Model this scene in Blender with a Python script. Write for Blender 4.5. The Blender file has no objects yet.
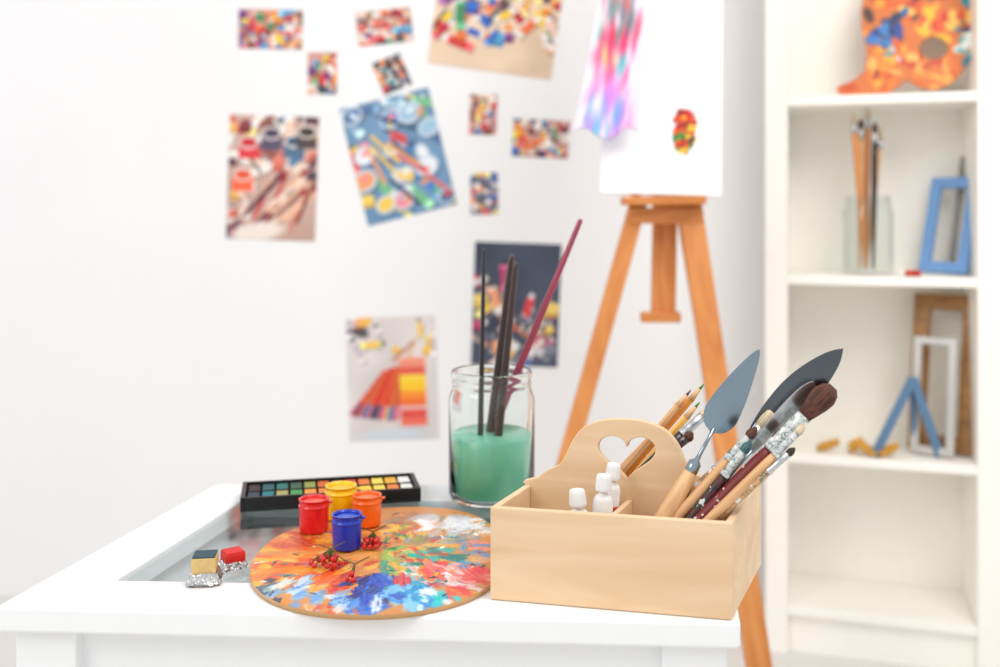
import bpy, bmesh, math, random
import numpy as np
from mathutils import Vector, Matrix
random.seed(5)
sc = bpy.context.scene
COL = sc.collection
CZ = 1.06; TZ = 0.68; FZ = 1000.0; HY = 210.0
def P(px, py, D): return Vector(((px-500)/FZ*D, D, CZ-(py-HY)/FZ*D))
def T(px, py, z=TZ):
    D = (CZ-z)*FZ/(py-HY); return P(px, py, D)
def s2l(c):
    c = c/255.0
    return c/12.92 if c <= .04045 else ((c+.055)/1.055)**2.4
def rgb(r, g, b): return (s2l(r), s2l(g), s2l(b), 1)
# ---------------------------------------------------------------- materials
MATS = {}
def mat(name, col, rough=.5, metal=0, var=.06, scale=30, bump=0, coat=0, trans=0, ior=1.45, sss=0):
    if name in MATS: return MATS[name]
    m = bpy.data.materials.new(name); m.use_nodes = True
    nt = m.node_tree; b = nt.nodes['Principled BSDF']
    b.inputs['Roughness'].default_value = rough
    b.inputs['Metallic'].default_value = metal
    b.inputs['Coat Weight'].default_value = coat
    b.inputs['Transmission Weight'].default_value = trans
    b.inputs['IOR'].default_value = ior
    tc = nt.nodes.new('ShaderNodeTexCoord'); n = nt.nodes.new('ShaderNodeTexNoise')
    n.inputs['Scale'].default_value = scale; n.inputs['Detail'].default_value = 4
    nt.links.new(tc.outputs['Object'], n.inputs['Vector'])
    r = nt.nodes.new('ShaderNodeValToRGB')
    r.color_ramp.elements[0].position = .3; r.color_ramp.elements[1].position = .7
    r.color_ramp.elements[0].color = tuple(max(0, c*(1-var)) for c in col[:3])+(1,)
    r.color_ramp.elements[1].color = tuple(min(1, c*(1+var)) for c in col[:3])+(1,)
    nt.links.new(n.outputs['Fac'], r.inputs['Fac']); nt.links.new(r.outputs['Color'], b.inputs['Base Color'])
    if bump:
        bp = nt.nodes.new('ShaderNodeBump'); bp.inputs['Strength'].default_value = bump
        bp.inputs['Distance'].default_value = .002
        nt.links.new(n.outputs['Fac'], bp.inputs['Height']); nt.links.new(bp.outputs['Normal'], b.inputs['Normal'])
    MATS[name] = m; return m
def wood(name, c1, c2, scale=(4, 40, 40), rough=.5, dist=2.0, p0=.35, p1=.65):
    if name in MATS: return MATS[name]
    m = bpy.data.materials.new(name); m.use_nodes = True
    nt = m.node_tree; b = nt.nodes['Principled BSDF']; b.inputs['Roughness'].default_value = rough
    tc = nt.nodes.new('ShaderNodeTexCoord'); mp = nt.nodes.new('ShaderNodeMapping')
    mp.inputs['Scale'].default_value = scale
    n = nt.nodes.new('ShaderNodeTexNoise'); n.inputs['Scale'].default_value = 1; n.inputs['Detail'].default_value = 6
    n.inputs['Distortion'].default_value = dist
    r = nt.nodes.new('ShaderNodeValToRGB'); r.color_ramp.elements[0].color = c1; r.color_ramp.elements[1].color = c2
    r.color_ramp.elements[0].position = p0; r.color_ramp.elements[1].position = p1
    nt.links.new(tc.outputs['Object'], mp.inputs['Vector']); nt.links.new(mp.outputs['Vector'], n.inputs['Vector'])
    nt.links.new(n.outputs['Fac'], r.inputs['Fac']); nt.links.new(r.outputs['Color'], b.inputs['Base Color'])
    bp = nt.nodes.new('ShaderNodeBump'); bp.inputs['Strength'].default_value = .08; bp.inputs['Distance'].default_value = .001
    nt.links.new(n.outputs['Fac'], bp.inputs['Height']); nt.links.new(bp.outputs['Normal'], b.inputs['Normal'])
    MATS[name] = m; return m
def attrmat(name, rough=.5, coat=0, bump=0):
    m = bpy.data.materials.new(name); m.use_nodes = True
    nt = m.node_tree; b = nt.nodes['Principled BSDF']
    b.inputs['Roughness'].default_value = rough; b.inputs['Coat Weight'].default_value = coat
    a = nt.nodes.new('ShaderNodeAttribute'); a.attribute_name = 'Col'
    nt.links.new(a.outputs['Color'], b.inputs['Base Color'])
    if bump:
        tc = nt.nodes.new('ShaderNodeTexCoord')
        n = nt.nodes.new('ShaderNodeTexNoise'); n.inputs['Scale'].default_value = 220
        nt.links.new(tc.outputs['Object'], n.inputs['Vector'])
        bp = nt.nodes.new('ShaderNodeBump'); bp.inputs['Strength'].default_value = bump; bp.inputs['Distance'].default_value = .002
        nt.links.new(n.outputs['Fac'], bp.inputs['Height']); nt.links.new(bp.outputs['Normal'], b.inputs['Normal'])
    return m
M_WHITE = mat('white_lacquer', rgb(246, 247, 248), .32, var=.01)
M_WALL = mat('wall_paint', rgb(242, 242, 243), .85, var=.01, scale=3)
M_FLOOR = mat('floor_paint', rgb(222, 219, 214), .5, var=.04, scale=5)
M_SHELF = mat('cream_lacquer', rgb(252, 249, 241), .45, var=.01)
M_BIRCH = wood('birch_wood', rgb(224, 186, 142), rgb(242, 214, 178), (4, 22, 30), .5, 1.0, .25, .75)
M_PINE = wood('easel_pine', rgb(200, 120, 56), rgb(226, 152, 84), (14, 14, 3), .45)
M_HWOOD = wood('handle_wood', rgb(206, 154, 104), rgb(234, 190, 140), (60, 60, 8), .45)
M_STEEL = mat('steel', rgb(150, 165, 175), .22, 1, var=.05)
M_BLADE = mat('blade_steel', rgb(146, 166, 180), .22, .95, var=.08, scale=20)
M_DARKBL = mat('dark_blade_steel', rgb(96, 102, 108), .12, 1, var=.2, scale=14)
M_FERR = mat('ferrule_metal', rgb(205, 208, 210), .25, 1)
M_BLACK = mat('black_plastic', rgb(24, 24, 26), .35)
M_MAROON = mat('maroon_lacquer', rgb(96, 24, 28), .25, coat=.5)
M_DARKBR = mat('dark_brown_lacquer', rgb(52, 28, 24), .25, coat=.5)
M_BLACKL = mat('black_lacquer', rgb(26, 24, 26), .25, coat=.5)
M_PINK = mat('crimson_lacquer', rgb(150, 45, 72), .3, coat=.5)
M_CAP = mat('white_plastic', rgb(240, 240, 240), .35)
M_FOIL = mat('silver_foil', rgb(205, 205, 205), .28, 1, bump=.9, scale=160)
def glass(name, c):
    m = bpy.data.materials.new(name); m.use_nodes = True
    nt = m.node_tree; b = nt.nodes['Principled BSDF']
    b.inputs['Base Color'].default_value = c; b.inputs['Roughness'].default_value = .02
    b.inputs['Transmission Weight'].default_value = 1; b.inputs['IOR'].default_value = 1.42
    return m
M_GLASS = glass('jar_glass', (.97, 1, .985, 1))
def paneglass(name, c, k0=.04):
    # thin clear glass: transparent + schlick-weighted mirror reflection (same on both faces)
    m = bpy.data.materials.new(name); m.use_nodes = True; nt = m.node_tree; nt.nodes.clear()
    o = nt.nodes.new('ShaderNodeOutputMaterial'); mx = nt.nodes.new('ShaderNodeMixShader')
    t = nt.nodes.new('ShaderNodeBsdfTransparent'); t.inputs['Color'].default_value = c
    g = nt.nodes.new('ShaderNodeBsdfGlossy'); g.inputs['Roughness'].default_value = .02
    f = nt.nodes.new('ShaderNodeLayerWeight'); f.inputs['Blend'].default_value = .5
    pw = nt.nodes.new('ShaderNodeMath'); pw.operation = 'POWER'; pw.inputs[1].default_value = 4.0
    ml = nt.nodes.new('ShaderNodeMath'); ml.operation = 'MULTIPLY_ADD'; ml.inputs[1].default_value = .85; ml.inputs[2].default_value = k0
    nt.links.new(f.outputs['Facing'], pw.inputs[0]); nt.links.new(pw.outputs[0], ml.inputs[0]); nt.links.new(ml.outputs[0], mx.inputs[0])
    nt.links.new(t.outputs[0], mx.inputs[1]); nt.links.new(g.outputs[0], mx.inputs[2])
    nt.links.new(mx.outputs[0], o.inputs[0]); return m
M_PANE = paneglass('table_glass', (.92, .95, .95, 1), .06)
# ---------------------------------------------------------------- builders
FR = {}
I4 = Matrix.Identity(4)
def tag(o, label=None, category=None, group=None, kind=None):
    if label: o['label'] = label
    if category: o['category'] = category
    if group: o['group'] = group
    if kind: o['kind'] = kind
    return o
def root(name, F, label, category, group=None):
    o = bpy.data.objects.new(name, None); o.empty_display_size = .02
    COL.objects.link(o); o.matrix_world = F; FR[o.name] = F.copy()
    return tag(o, label, category, group)
def place(o, parent, F):
    if parent is not None:
        o.parent = parent; o.matrix_parent_inverse = I4; o.matrix_local = FR[parent.name].inverted() @ F
    else:
        o.matrix_world = F
    FR[o.name] = F.copy()
def mk(name, verts, faces, m, parent=None, F=I4, smooth=False, bevel=0, seg=2):
    me = bpy.data.meshes.new(name)
    me.from_pydata([tuple(v) for v in verts], [], faces)
    bm = bmesh.new(); bm.from_mesh(me)
    bmesh.ops.recalc_face_normals(bm, faces=bm.faces)
    if bevel: bmesh.ops.bevel(bm, geom=bm.edges[:], offset=bevel, segments=seg, profile=.5, affect='EDGES', clamp_overlap=True)
    bm.to_mesh(me); bm.free()
    if m: me.materials.append(m)
    o = bpy.data.objects.new(name, me); COL.objects.link(o); place(o, parent, F)
    if smooth:
        for p in me.polygons: p.use_smooth = True
    return o
def boxvf(a, b, base=0):
    x0, y0, z0 = a; x1, y1, z1 = b
    v = [(x0, y0, z0), (x1, y0, z0), (x1, y1, z0), (x0, y1, z0), (x0, y0, z1), (x1, y0, z1), (x1, y1, z1), (x0, y1, z1)]
    f = [(0, 3, 2, 1), (4, 5, 6, 7), (0, 1, 5, 4), (1, 2, 6, 5), (2, 3, 7, 6), (3, 0, 4, 7)]
    return v, [tuple(i+base for i in q) for q in f]
def boxes(name, lst, m, parent=None, F=I4, bevel=0, warp=None):
    V = []; Fc = []
    for a, b in lst:
        v, f = boxvf(a, b, len(V)); V += v; Fc += f
    if warp: V = [warp(*v) for v in V]
    return mk(name, V, Fc, m, parent, F, bevel=bevel)
def lathe(name, prof, m, parent=None, F=I4, seg=32, sx=1, sy=1, close=True, jit=0):
    V = []; Fc = []
    n = len(prof)
    for r, z in prof:
        for i in range(seg):
            t = 2*math.pi*i/seg; k = 1+random.uniform(-jit, jit)
            V.append((r*math.cos(t)*sx*k, r*math.sin(t)*sy*k, z))
    for j in range(n-1):
        for i in range(seg):
            Fc.append((j*seg+i, j*seg+(i+1) % seg, (j+1)*seg+(i+1) % seg, (j+1)*seg+i))
    if close:
        Fc.append(tuple(range(seg))[::-1]); Fc.append(tuple((n-1)*seg+i for i in range(seg)))
    o = mk(name, V, Fc, m, parent, F, smooth=True)
    return o
def prism(name, loops, t, m, parent=None, F=I4, bevel=0, remap=None, smooth=False):
    cu = bpy.data.curves.new(name, 'CURVE'); cu.dimensions = '2D'; cu.fill_mode = 'BOTH'
    for L in loops:
        s = cu.splines.new('POLY'); s.points.add(len(L)-1)
        for i, (x, y) in enumerate(L): s.points[i].co = (x, y, 0, 1)
        s.use_cyclic_u = True
    cu.extrude = max(t/2-bevel, 1e-5); cu.bevel_depth = bevel; cu.bevel_resolution = 1; cu.offset = -bevel
    tmp = bpy.data.objects.new('tmp', cu); COL.objects.link(tmp)
    dg = bpy.context.evaluated_depsgraph_get(); dg.update()
    me = bpy.data.meshes.new_from_object(tmp.evaluated_get(dg))
    bpy.data.objects.remove(tmp)
    V = [v.co.copy() for v in me.vertices]
    if remap:
        for v, c in zip(me.vertices, V): v.co = remap(*c)
    bm = bmesh.new(); bm.from_mesh(me); bmesh.ops.remove_doubles(bm, verts=bm.verts, dist=1e-5)
    bmesh.ops.recalc_face_normals(bm, faces=bm.faces); bm.to_mesh(me); bm.free()
    me.name = name; me.materials.clear(); me.materials.append(m)
    for p in me.polygons: p.use_smooth = smooth
    o = bpy.data.objects.new(name, me); COL.objects.link(o); place(o, parent, F)
    return o
def beam(name, p0, p1, w, d, m, parent=None, bevel=.002, up=Vector((0, 1, 0))):
    z = (p1-p0); L = z.length; z.normalize()
    y = (up - z*up.dot(z)).normalized(); x = y.cross(z)
    F = Matrix(((x.x, y.x, z.x, p0.x), (x.y, y.y, z.y, p0.y), (x.z, y.z, z.z, p0.z), (0, 0, 0, 1)))
    return boxes(name, [((-w/2, -d/2, 0), (w/2, d/2, L))], m, parent, F, bevel)
def axisF(p0, p1, roll=0):
    z = (p1-p0).normalized(); up = Vector((0, 1, 0))
    y = (up - z*up.dot(z)).normalized(); x = y.cross(z)
    F = Matrix(((x.x, y.x, z.x, p0.x), (x.y, y.y, z.y, p0.y), (x.z, y.z, z.z, p0.z), (0, 0, 0, 1)))
    return F @ Matrix.Rotation(roll, 4, 'Z')
def catmull(pts, n=8):
    out = []; N = len(pts)
    for i in range(N):
        p0, p1, p2, p3 = [np.array(pts[(i+k) % N]) for k in (-1, 0, 1, 2)]
        for j in range(n):
            t = j/n
            out.append(tuple(.5*((2*p1)+(-p0+p2)*t+(2*p0-5*p1+4*p2-p3)*t*t+(-p0+3*p1-3*p2+p3)*t**3)))
    return out
# ---------------------------------------------------------------- painter
class Paint:
    def __init__(s, x0, x1, y0, y1, res, base):
        s.x = np.arange(x0, x1+res, res); s.y = np.arange(y0, y1+res, res)
        s.X, s.Y = np.meshgrid(s.x, s.y); s.x0, s.y0, s.res = x0, y0, res
        s.C = np.ones(s.X.shape+(3,))*np.array(base, float); s.H = np.zeros(s.X.shape)
    def ell(s, cx, cy, a, b, ang, col, h=0, soft=.2, al=1.0, streak=0):
        c, sn = math.cos(ang), math.sin(ang)
        u = ((s.X-cx)*c+(s.Y-cy)*sn)/a; v = (-(s.X-cx)*sn+(s.Y-cy)*c)/b
        d = np.sqrt(u*u+v*v)
        if streak: d = d*(1+.18*np.sin(v*7+cx*900)+.12*np.sin(u*5+cy*700))
        k = np.clip((1-d)/soft, 0, 1)*al
        if streak: k = k*(.86+.14*np.sin(v*9+u*2+cx*500))
        s.C = s.C*(1-k[..., None])+np.array(col, float)*k[..., None]
        if h: s.H = np.maximum(s.H*(1-.5*k), h*k*(.6+.4*np.sin(v*8+cx*300)))
    def rect(s, cx, cy, a, b, ang, col, al=1.0):
        c, sn = math.cos(ang), math.sin(ang)
        u = abs((s.X-cx)*c+(s.Y-cy)*sn)/a; v = abs(-(s.X-cx)*sn+(s.Y-cy)*c)/b
        k = ((u < 1) & (v < 1))*al
        s.C = s.C*(1-k[..., None])+np.array(col, float)*k[..., None]
    def lin(s):
        c = np.clip(s.C/255, 0, 1)
        return np.where(c <= .04045, c/12.92, ((c+.055)/1.055)**2.4)
def setcol(me, cols):
    a = me.color_attributes.new('Col', 'FLOAT_COLOR', 'POINT')
    arr = np.ones((len(me.vertices), 4), dtype=np.float32); arr[:, :3] = cols
    a.data.foreach_set('color', arr.ravel())
def gridmesh(name, pt, m, parent=None, F=I4, mask=None, zf=None, thick=0, smooth=True):
    ny, nx = pt.X.shape
    Z = zf(pt.X, pt.Y) if zf else np.zeros_like(pt.X)
    V = np.stack([pt.X.ravel(), pt.Y.ravel(), Z.ravel()], 1)
    Fc = []
    for j in range(ny-1):
        for i in range(nx-1):
            if mask is not None and not mask[j, i]: continue
            Fc.append((j*nx+i, j*nx+i+1, (j+1)*nx+i+1, (j+1)*nx+i))
    me = bpy.data.meshes.new(name); me.from_pydata(V.tolist(), [], Fc)
    setcol(me, pt.lin().reshape(-1, 3)); me.materials.append(m)
    if mask is not None:
        bm = bmesh.new(); bm.from_mesh(me)
        bmesh.ops.delete(bm, geom=[v for v in bm.verts if not v.link_faces], context='VERTS')
        bm.to_mesh(me); bm.free()
    if smooth:
        for p in me.polygons: p.use_smooth = True
    o = bpy.data.objects.new(name, me); COL.objects.link(o); place(o, parent, F)
    if thick:
        s = o.modifiers.new('thickness', 'SOLIDIFY'); s.thickness = thick; s.offset = -1
    return o
# ---------------------------------------------------------------- room
WD = 2.75
w = boxes('wall_back', [((-3.2, WD, 0), (3.2, WD+.1, 2.9))], M_WALL); tag(w, kind='structure')
w = boxes('floor', [((-3.2, -1.5, -.05), (3.2, WD, 0))], M_FLOOR); tag(w, kind='structure')
# ---------------------------------------------------------------- table
TF = Matrix.Translation((-.13, 1.15, 0))
tb = root('table', TF, 'white lacquered side table with an inset glass top', 'table')
nl = np.array((-.484, .958)); nr = np.array((.2215, .921)); fl = np.array((-.394, 1.388)); fr = np.array((.300, 1.386))
def TW(s, t, z):
    p = (nl*(1-s)+nr*s)*(1-t)+(fl*(1-s)+fr*s)*t
    return (p[0]+.13, p[1]-1.15, z)
LX, LY = .705, .44
def tboxes(name, lst, m, bevel=.002):
    V = []; Fc = []
    for a, b in lst:
        v, f = boxvf(a, b, len(V)); V += [TW(x/LX, y/LY, z) for x, y, z in v]; Fc += f
    return mk(name, V, Fc, m, tb, TF, bevel=bevel)
r = .075; z0, z1 = .655, TZ
def ring(x0, y0, x1, y1, r, z0, z1, name, m, bevel):
    o = [(x0, y0), (x1, y0), (x1, y1), (x0, y1)]; i = [(x0+r, y0+r), (x1-r, y0+r), (x1-r, y1-r), (x0+r, y1-r)]
    V = [TW(x/LX, y/LY, z) for z in (z0, z1) for x, y in o+i]
    Fc = []
    for k in range(4):
        n = (k+1) % 4
        Fc += [(k, n, 4+n, 4+k), (8+k, 8+n, 12+n, 12+k), (k, n, 8+n, 8+k), (4+k, 4+n, 12+n, 12+k)]
    return mk(name, V, Fc, m, tb, TF, bevel=bevel)
ring(0, 0, LX, LY, r, z0, z1, 'table_top', M_WHITE, .003)
tboxes('glass_pane', [((r-.0005, r-.0005, TZ-.0065), (LX-r+.0005, LY-r+.0005, TZ-.0015))], M_PANE, 0)
ins = .012
ring(ins+.012, ins+.012, LX-ins-.012, LY-ins-.012, .018, .555, z0, 'apron', M_WHITE, .001)
tboxes('inner_tray', [((.045, .045, .632), (LX-.045, LY-.045, .638))], M_WHITE, 0)
for sx in (0, 1):
    for sy in (0, 1):
        x = ins+sx*(LX-2*ins-.06); y = ins+sy*(LY-2*ins-.05)
        tboxes('leg', [((x, y, 0), (x+.06, y+.05, z0))], M_WHITE, .002)
# ---------------------------------------------------------------- caddy box
p1 = T(490, 600); ang = math.radians(-12.6)
BF = Matrix.Translation((p1.x, p1.y, TZ+.0005)) @ Matrix.Rotation(ang, 4, 'Z')
BL, BW, BH = .2295, .160, .090
SK, CK = .20, .98
def bw(a, b, z): return (a+b*SK, b*CK, z)
cb = root('wooden_caddy', BF, 'light birch plywood tool caddy with arched heart-cut handle', 'wooden box')
th = .007
boxes('front_panel', [((0, 0, 0), (BL, th, BH))], M_BIRCH, cb, BF, .0012, bw)
boxes('back_panel', [((0, BW-th, 0), (BL, BW, BH))], M_BIRCH, cb, BF, .0012, bw)
boxes('side_panel', [((0, th, 0), (th, BW-th, BH))], M_BIRCH, cb, BF, .001, bw)
boxes('side_panel', [((BL-th, th, 0), (BL, BW-th, BH))], M_BIRCH, cb, BF, .001, bw)
boxes('bottom_panel', [((th, th, .001), (BL-th, BW-th, .006))], M_BIRCH, cb, BF, 0, bw)
hb = .088
c = BL/2-.009
half = [(.094, BH+.002), (.090, .100), (.080, .108), (.068, .114), (.061, .125), (.053, .142), (.041, .155), (.022, .1625), (0, .1645)]
arch = [(c+x, z) for x, z in half]+[(c-x, z) for x, z in half[::-1][1:]]
prof = [(th, .006), (BL-th, .006), (BL-th, BH-.004)]+catmull([(x, z) for x, z in arch], 4)[:-4]+[(th, BH-.004)]
heart = []
for i in range(48):
    t = 2*math.pi*i/48
    x = 16*math.sin(t)**3; y = 13*math.cos(t)-5*math.cos(2*t)-2*math.cos(3*t)-math.cos(4*t)
    heart.append((c+.002+x*.00185, .128+y*.00155))
prism('handle_board', [prof, heart], .007, M_BIRCH, cb, BF, .001, remap=lambda x, y, z: bw(x, hb+z, y))
boxes('divider', [((.108, th, .006), (.114, hb-.004, BH-.008))], M_BIRCH, cb, BF, .001, bw)
boxes('divider', [((.040, hb+.004, .006), (.046, BW-th, BH-.008))], M_BIRCH, cb, BF, .001, bw)
# ---------------------------------------------------------------- tools in caddy
def botpoint(tip, rim, z):
    d = rim-tip; k = (z-tip.z)/d.z
    return tip+d*k
def hprof(L, r0, r1, n=10, belly=.55):
    pr = [(.0004, 0), (r0*.8, .001), (r0, .003)]
    for i in range(1, n):
        t = i/n; k = math.sin(math.pi*min(1, t/ (2*belly))*1.0)
        pr.append((r0+(r1-r0)*t+ .0012*k*math.sin(math.pi*t), .003+(L-.003)*t))
    pr.append((r1*.85, L)); return pr
def brush(tip, rim, Lb, Lf, rf, hm, bm_, fm=None, flat=1.0, label='', group='brushes in the wooden caddy', shape='round', rh=None, zb=None, r0=.0025):
    b = botpoint(tip, rim, zb if zb else .694)
    F = axisF(b, tip); L = (tip-b).length
    o = root('paintbrush', F, label, 'paintbrush', group)
    Lh = L-Lb-Lf; rh = rh or rf
    lathe('handle', hprof(Lh+.002, r0, rh), hm, o, F, 20)
    FF = F @ Matrix.Translation((0, 0, Lh))
    sx = 1+(flat-1)*.8; sy = 1/(1+(flat-1)*.6)
    pr = [(rh*1.0, 0), (rh*1.08, .001), (rh*1.08, .003), (rh*1.0, .004), (rf, Lf*.35), (rf*1.05, Lf*.4), (rf, Lf*.45), (rf, Lf)]
    f = lathe('ferrule', pr, fm or M_FERR, o, FF, 24)
    for v in f.data.vertices:
        t = max(0, min(1, v.co.z/Lf)); v.co.x *= 1+(sx-1)*t; v.co.y *= 1+(sy-1)*t
    BFm = F @ Matrix.Translation((0, 0, Lh+Lf-.001))
    if shape == 'round': pr = [(rf*.9, 0), (rf*1.1, Lb*.3), (rf*.95, Lb*.6), (rf*.5, Lb*.85), (.0003, Lb)]
    elif shape == 'fan': pr = [(rf*.9, 0), (rf*1.2, Lb*.25), (rf*1.45, Lb*.5), (rf*1.5, Lb*.7), (rf*1.25, Lb*.88), (rf*.6, Lb)]
    else: pr = [(rf*.9, 0), (rf*1.0, Lb*.5), (rf*.9, Lb*.9), (rf*.6, Lb)]
    lathe('bristles', pr, bm_, o, BFm, 48, sx, sy, jit=.09)
    return o
def bristlemat(name, c1, c2):
    return wood(name, c1, c2, (900, 900, 12), .7, .3)
B_BROWN = bristlemat('brown_bristle', rgb(52, 26, 20), rgb(112, 64, 48))
B_CREAM = bristlemat('cream_bristle', rgb(190, 165, 130), rgb(235, 220, 190))
B_DARK = bristlemat('dark_bristle', rgb(30, 26, 26), rgb(70, 52, 46))
B_TEAL = bristlemat('teal_stained_bristle', rgb(30, 70, 76), rgb(80, 120, 120))
def splat(name, base, cols, scale=140, th=.6):
    m = bpy.data.materials.new(name); m.use_nodes = True; nt = m.node_tree; b = nt.nodes['Principled BSDF']
    b.inputs['Roughness'].default_value = .45
    tc = nt.nodes.new('ShaderNodeTexCoord')
    n = nt.nodes.new('ShaderNodeTexNoise'); n.inputs['Scale'].default_value = scale; n.inputs['Detail'].default_value = 3
    nt.links.new(tc.outputs['Object'], n.inputs['Vector'])
    r = nt.nodes.new('ShaderNodeValToRGB'); r.color_ramp.interpolation = 'CONSTANT'
    e = r.color_ramp.elements; e[0].position = 0; e[0].color = base; e[1].position = th; e[1].color = cols[0]
    k = 1
    for c_ in cols[1:]:
        q = e.new(max(0, .5-.06*k)); q.color = base if k > 1 else c_; k += 1
    if len(cols) > 1:
        q = e.new(.48); q.color = base
    nt.links.new(n.outputs['Fac'], r.inputs['Fac']); nt.links.new(r.outputs['Color'], b.inputs['Base Color'])
    return m
M_SPL1 = splat('paint_splattered_ferrule', rgb(196, 198, 196), [rgb(245, 245, 240), rgb(70, 110, 110)])
M_SPL2 = splat('paint_splattered_maroon', rgb(112, 28, 28), [rgb(235, 225, 220)], 160, .64)
M_SPL3 = splat('paint_splattered_wood', rgb(206, 162, 114), [rgb(235, 235, 230), rgb(60, 100, 95)], 120, .6)
M_SPL4 = splat('paint_splattered_dark', rgb(48, 40, 40), [rgb(200, 210, 205), rgb(120, 40, 40)], 150, .62)
R = P
brush(R(834, 386, .945), R(705, 515, .960), .040, .046, .0066, M_SPL2, B_BROWN, M_SPL1, 1.15, 'maroon-handled paintbrush with wide flared brown bristles', shape='fan', rh=.0068, r0=.005)
brush(R(796, 447, .935), R(722, 513, .951), .010, .026, .0032, M_SPL3, B_DARK, M_FERR, 1, 'thin paintbrush with a small dark tip', rh=.0036)
brush(R(786, 430, .953), R(708, 512, .968), .014, .035, .0048, M_SPL4, B_BROWN, M_SPL1, 1.3, 'paint-spattered flat paintbrush with brown bristles', shape='flat', rh=.005)
brush(R(774, 412, .978), R(692, 508, .985), .020, .030, .0055, M_SPL3, B_CREAM, M_FERR, 1.3, 'wooden paintbrush with cream bristles', shape='flat', rh=.005)
brush(R(758, 426, .965), R(682, 512, .972), .014, .030, .0042, M_HWOOD, B_BROWN, M_SPL1, 1, 'wooden paintbrush with short brown bristles', rh=.0050)
brush(R(752, 440, .958), R(696, 512, .964), .014, .030, .004, M_SPL4, B_TEAL, M_SPL1, 1, 'dark paintbrush stained with teal paint', rh=.0045)
brush(R(738, 447, .985), R(676, 508, .990), .011, .022, .0034, M_SPL3, B_DARK, M_FERR, 1, 'short wooden paintbrush with dark bristles', rh=.0042)
brush(R(806, 424, .940), R(716, 513, .947), .012, .030, .0036, M_HWOOD, B_CREAM, M_SPL1, 1, 'slim wooden paintbrush with pale bristles', rh=.0042)
brush(R(709, 410, 1.045), R(640, 474, 1.045), .010, .028, .0045, M_BLACKL, B_CREAM, M_FERR, 1.2, 'black-handled paintbrush with pale bristles', zb=.70, shape='flat', rh=.0062)
brush(R(694, 432, 1.040), R(632, 482, 1.040), .010, .020, .0045, M_DARKBR, B_BROWN, M_DARKBR, 1.2, 'dark brown paintbrush lying against the handle board', zb=.70, rh=.006)
def knife(tip, rim, neck_t, blade_t, halfw, bm_, hm, rh, label, roll=0, z0=.694, kind=0):
    b = botpoint(tip, rim, z0); F = axisF(b, tip, roll); L = (tip-b).length
    o = root('palette_knife', F, label, 'palette knife', 'palette knives in the wooden caddy')
    zn = L*neck_t; zb = L*blade_t
    lathe('handle', [(.001, 0), (rh*.8, .002), (rh, .01), (rh*1.08, zn*.5), (rh*.8, zn*.85), (rh*.62, zn-.002), (rh*.5, zn)], hm, o, F, 24)
    lathe('shank', [(rh*.66, zn-.010), (rh*.66, zn+.004), (.0026, zn+.008), (.0020, zn+.016), (.0018, zb+.004)], M_STEEL, o, F, 20)
    Lb = L-zb
    if kind == 0: out = [(.0018, 0), (halfw*.62, Lb*.05), (halfw*.97, Lb*.16), (halfw, Lb*.28), (halfw*.82, Lb*.52), (halfw*.46, Lb*.80), (.0022, Lb*.98)]
    elif kind == 1: out = [(.002, 0), (halfw*.42, Lb*.08), (halfw*.78, Lb*.25), (halfw, Lb*.48), (halfw*.92, Lb*.68), (halfw*.55, Lb*.88), (.0015, Lb*.99)]
    else: out = [(.002, 0), (halfw*.6, Lb*.1), (halfw*.8, Lb*.3), (halfw, Lb*.6), (halfw*.85, Lb*.85), (halfw*.3, Lb*.98)]
    pts = [(x, z) for x, z in out]+[(-x, z) for x, z in out[::-1]]
    pts = catmull(pts, 4)
    def rm(x, y, z):
        t = y/Lb; return (x, z-.006*t*t+ .0008, zb+y)
    prism('blade', [pts], .0012, bm_, o, F, 0, rm)
    return o
knife(R(757, 349, .99), R(667, 515, .978), .50, .645, .0180, M_BLADE, M_HWOOD, .0098, 'trowel-shaped steel palette knife with a wooden handle', roll=.15)
knife(R(842, 349, .985), R(678, 508, .993), .50, .60, .0165, M_DARKBL, M_HWOOD, .0065, 'broad dark steel palette knife with a wooden handle', roll=-.25, kind=1)
knife(R(813, 380, .962), R(700, 510, .976), .50, .64, .0075, M_FERR, M_HWOOD, .005, 'narrow bright steel palette knife with a wooden handle', roll=.1, kind=2)
def pencil(tip, rim, col, body, label):
    b = botpoint(tip, rim, .70); F = axisF(b, tip); L = (tip-b).length
    o = root('coloured_pencil', F, label, 'pencil', 'coloured pencils in the wooden caddy')
    br = lathe('barrel', [(.0038, 0), (.0038, L-.022)], body, o, F, 6)
    for p in br.data.polygons: p.use_smooth = False
    lathe('sharpened_wood', [(.0038, L-.0222), (.0017, L-.007)], M_HWOOD, o, F, 16)
    lathe('pencil_lead', [(.0017, L-.0072), (.0005, L)], col, o, F, 12)
GR = mat('green_lead', rgb(70, 130, 50), .5); OR = mat('orange_barrel', rgb(232, 150, 60), .4); YE = mat('yellow_barrel', rgb(238, 186, 94), .4)
BR = mat('brown_lead', rgb(110, 60, 40), .5); RD = mat('red_lead', rgb(200, 60, 40), .5)
pencil(R(704, 384, 1.075), R(632, 468, 1.075), GR, OR, 'orange coloured pencil with a green lead')
pencil(R(691, 390, 1.068), R(624, 470, 1.068), BR, M_HWOOD, 'natural wood coloured pencil with a brown lead')
pencil(R(700, 402, 1.060), R(636, 474, 1.060), GR, YE, 'yellow coloured pencil with a green lead')
pencil(R(684, 404, 1.088), R(618, 472, 1.088), RD, M_HWOOD, 'natural wood coloured pencil with a red lead')
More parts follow.
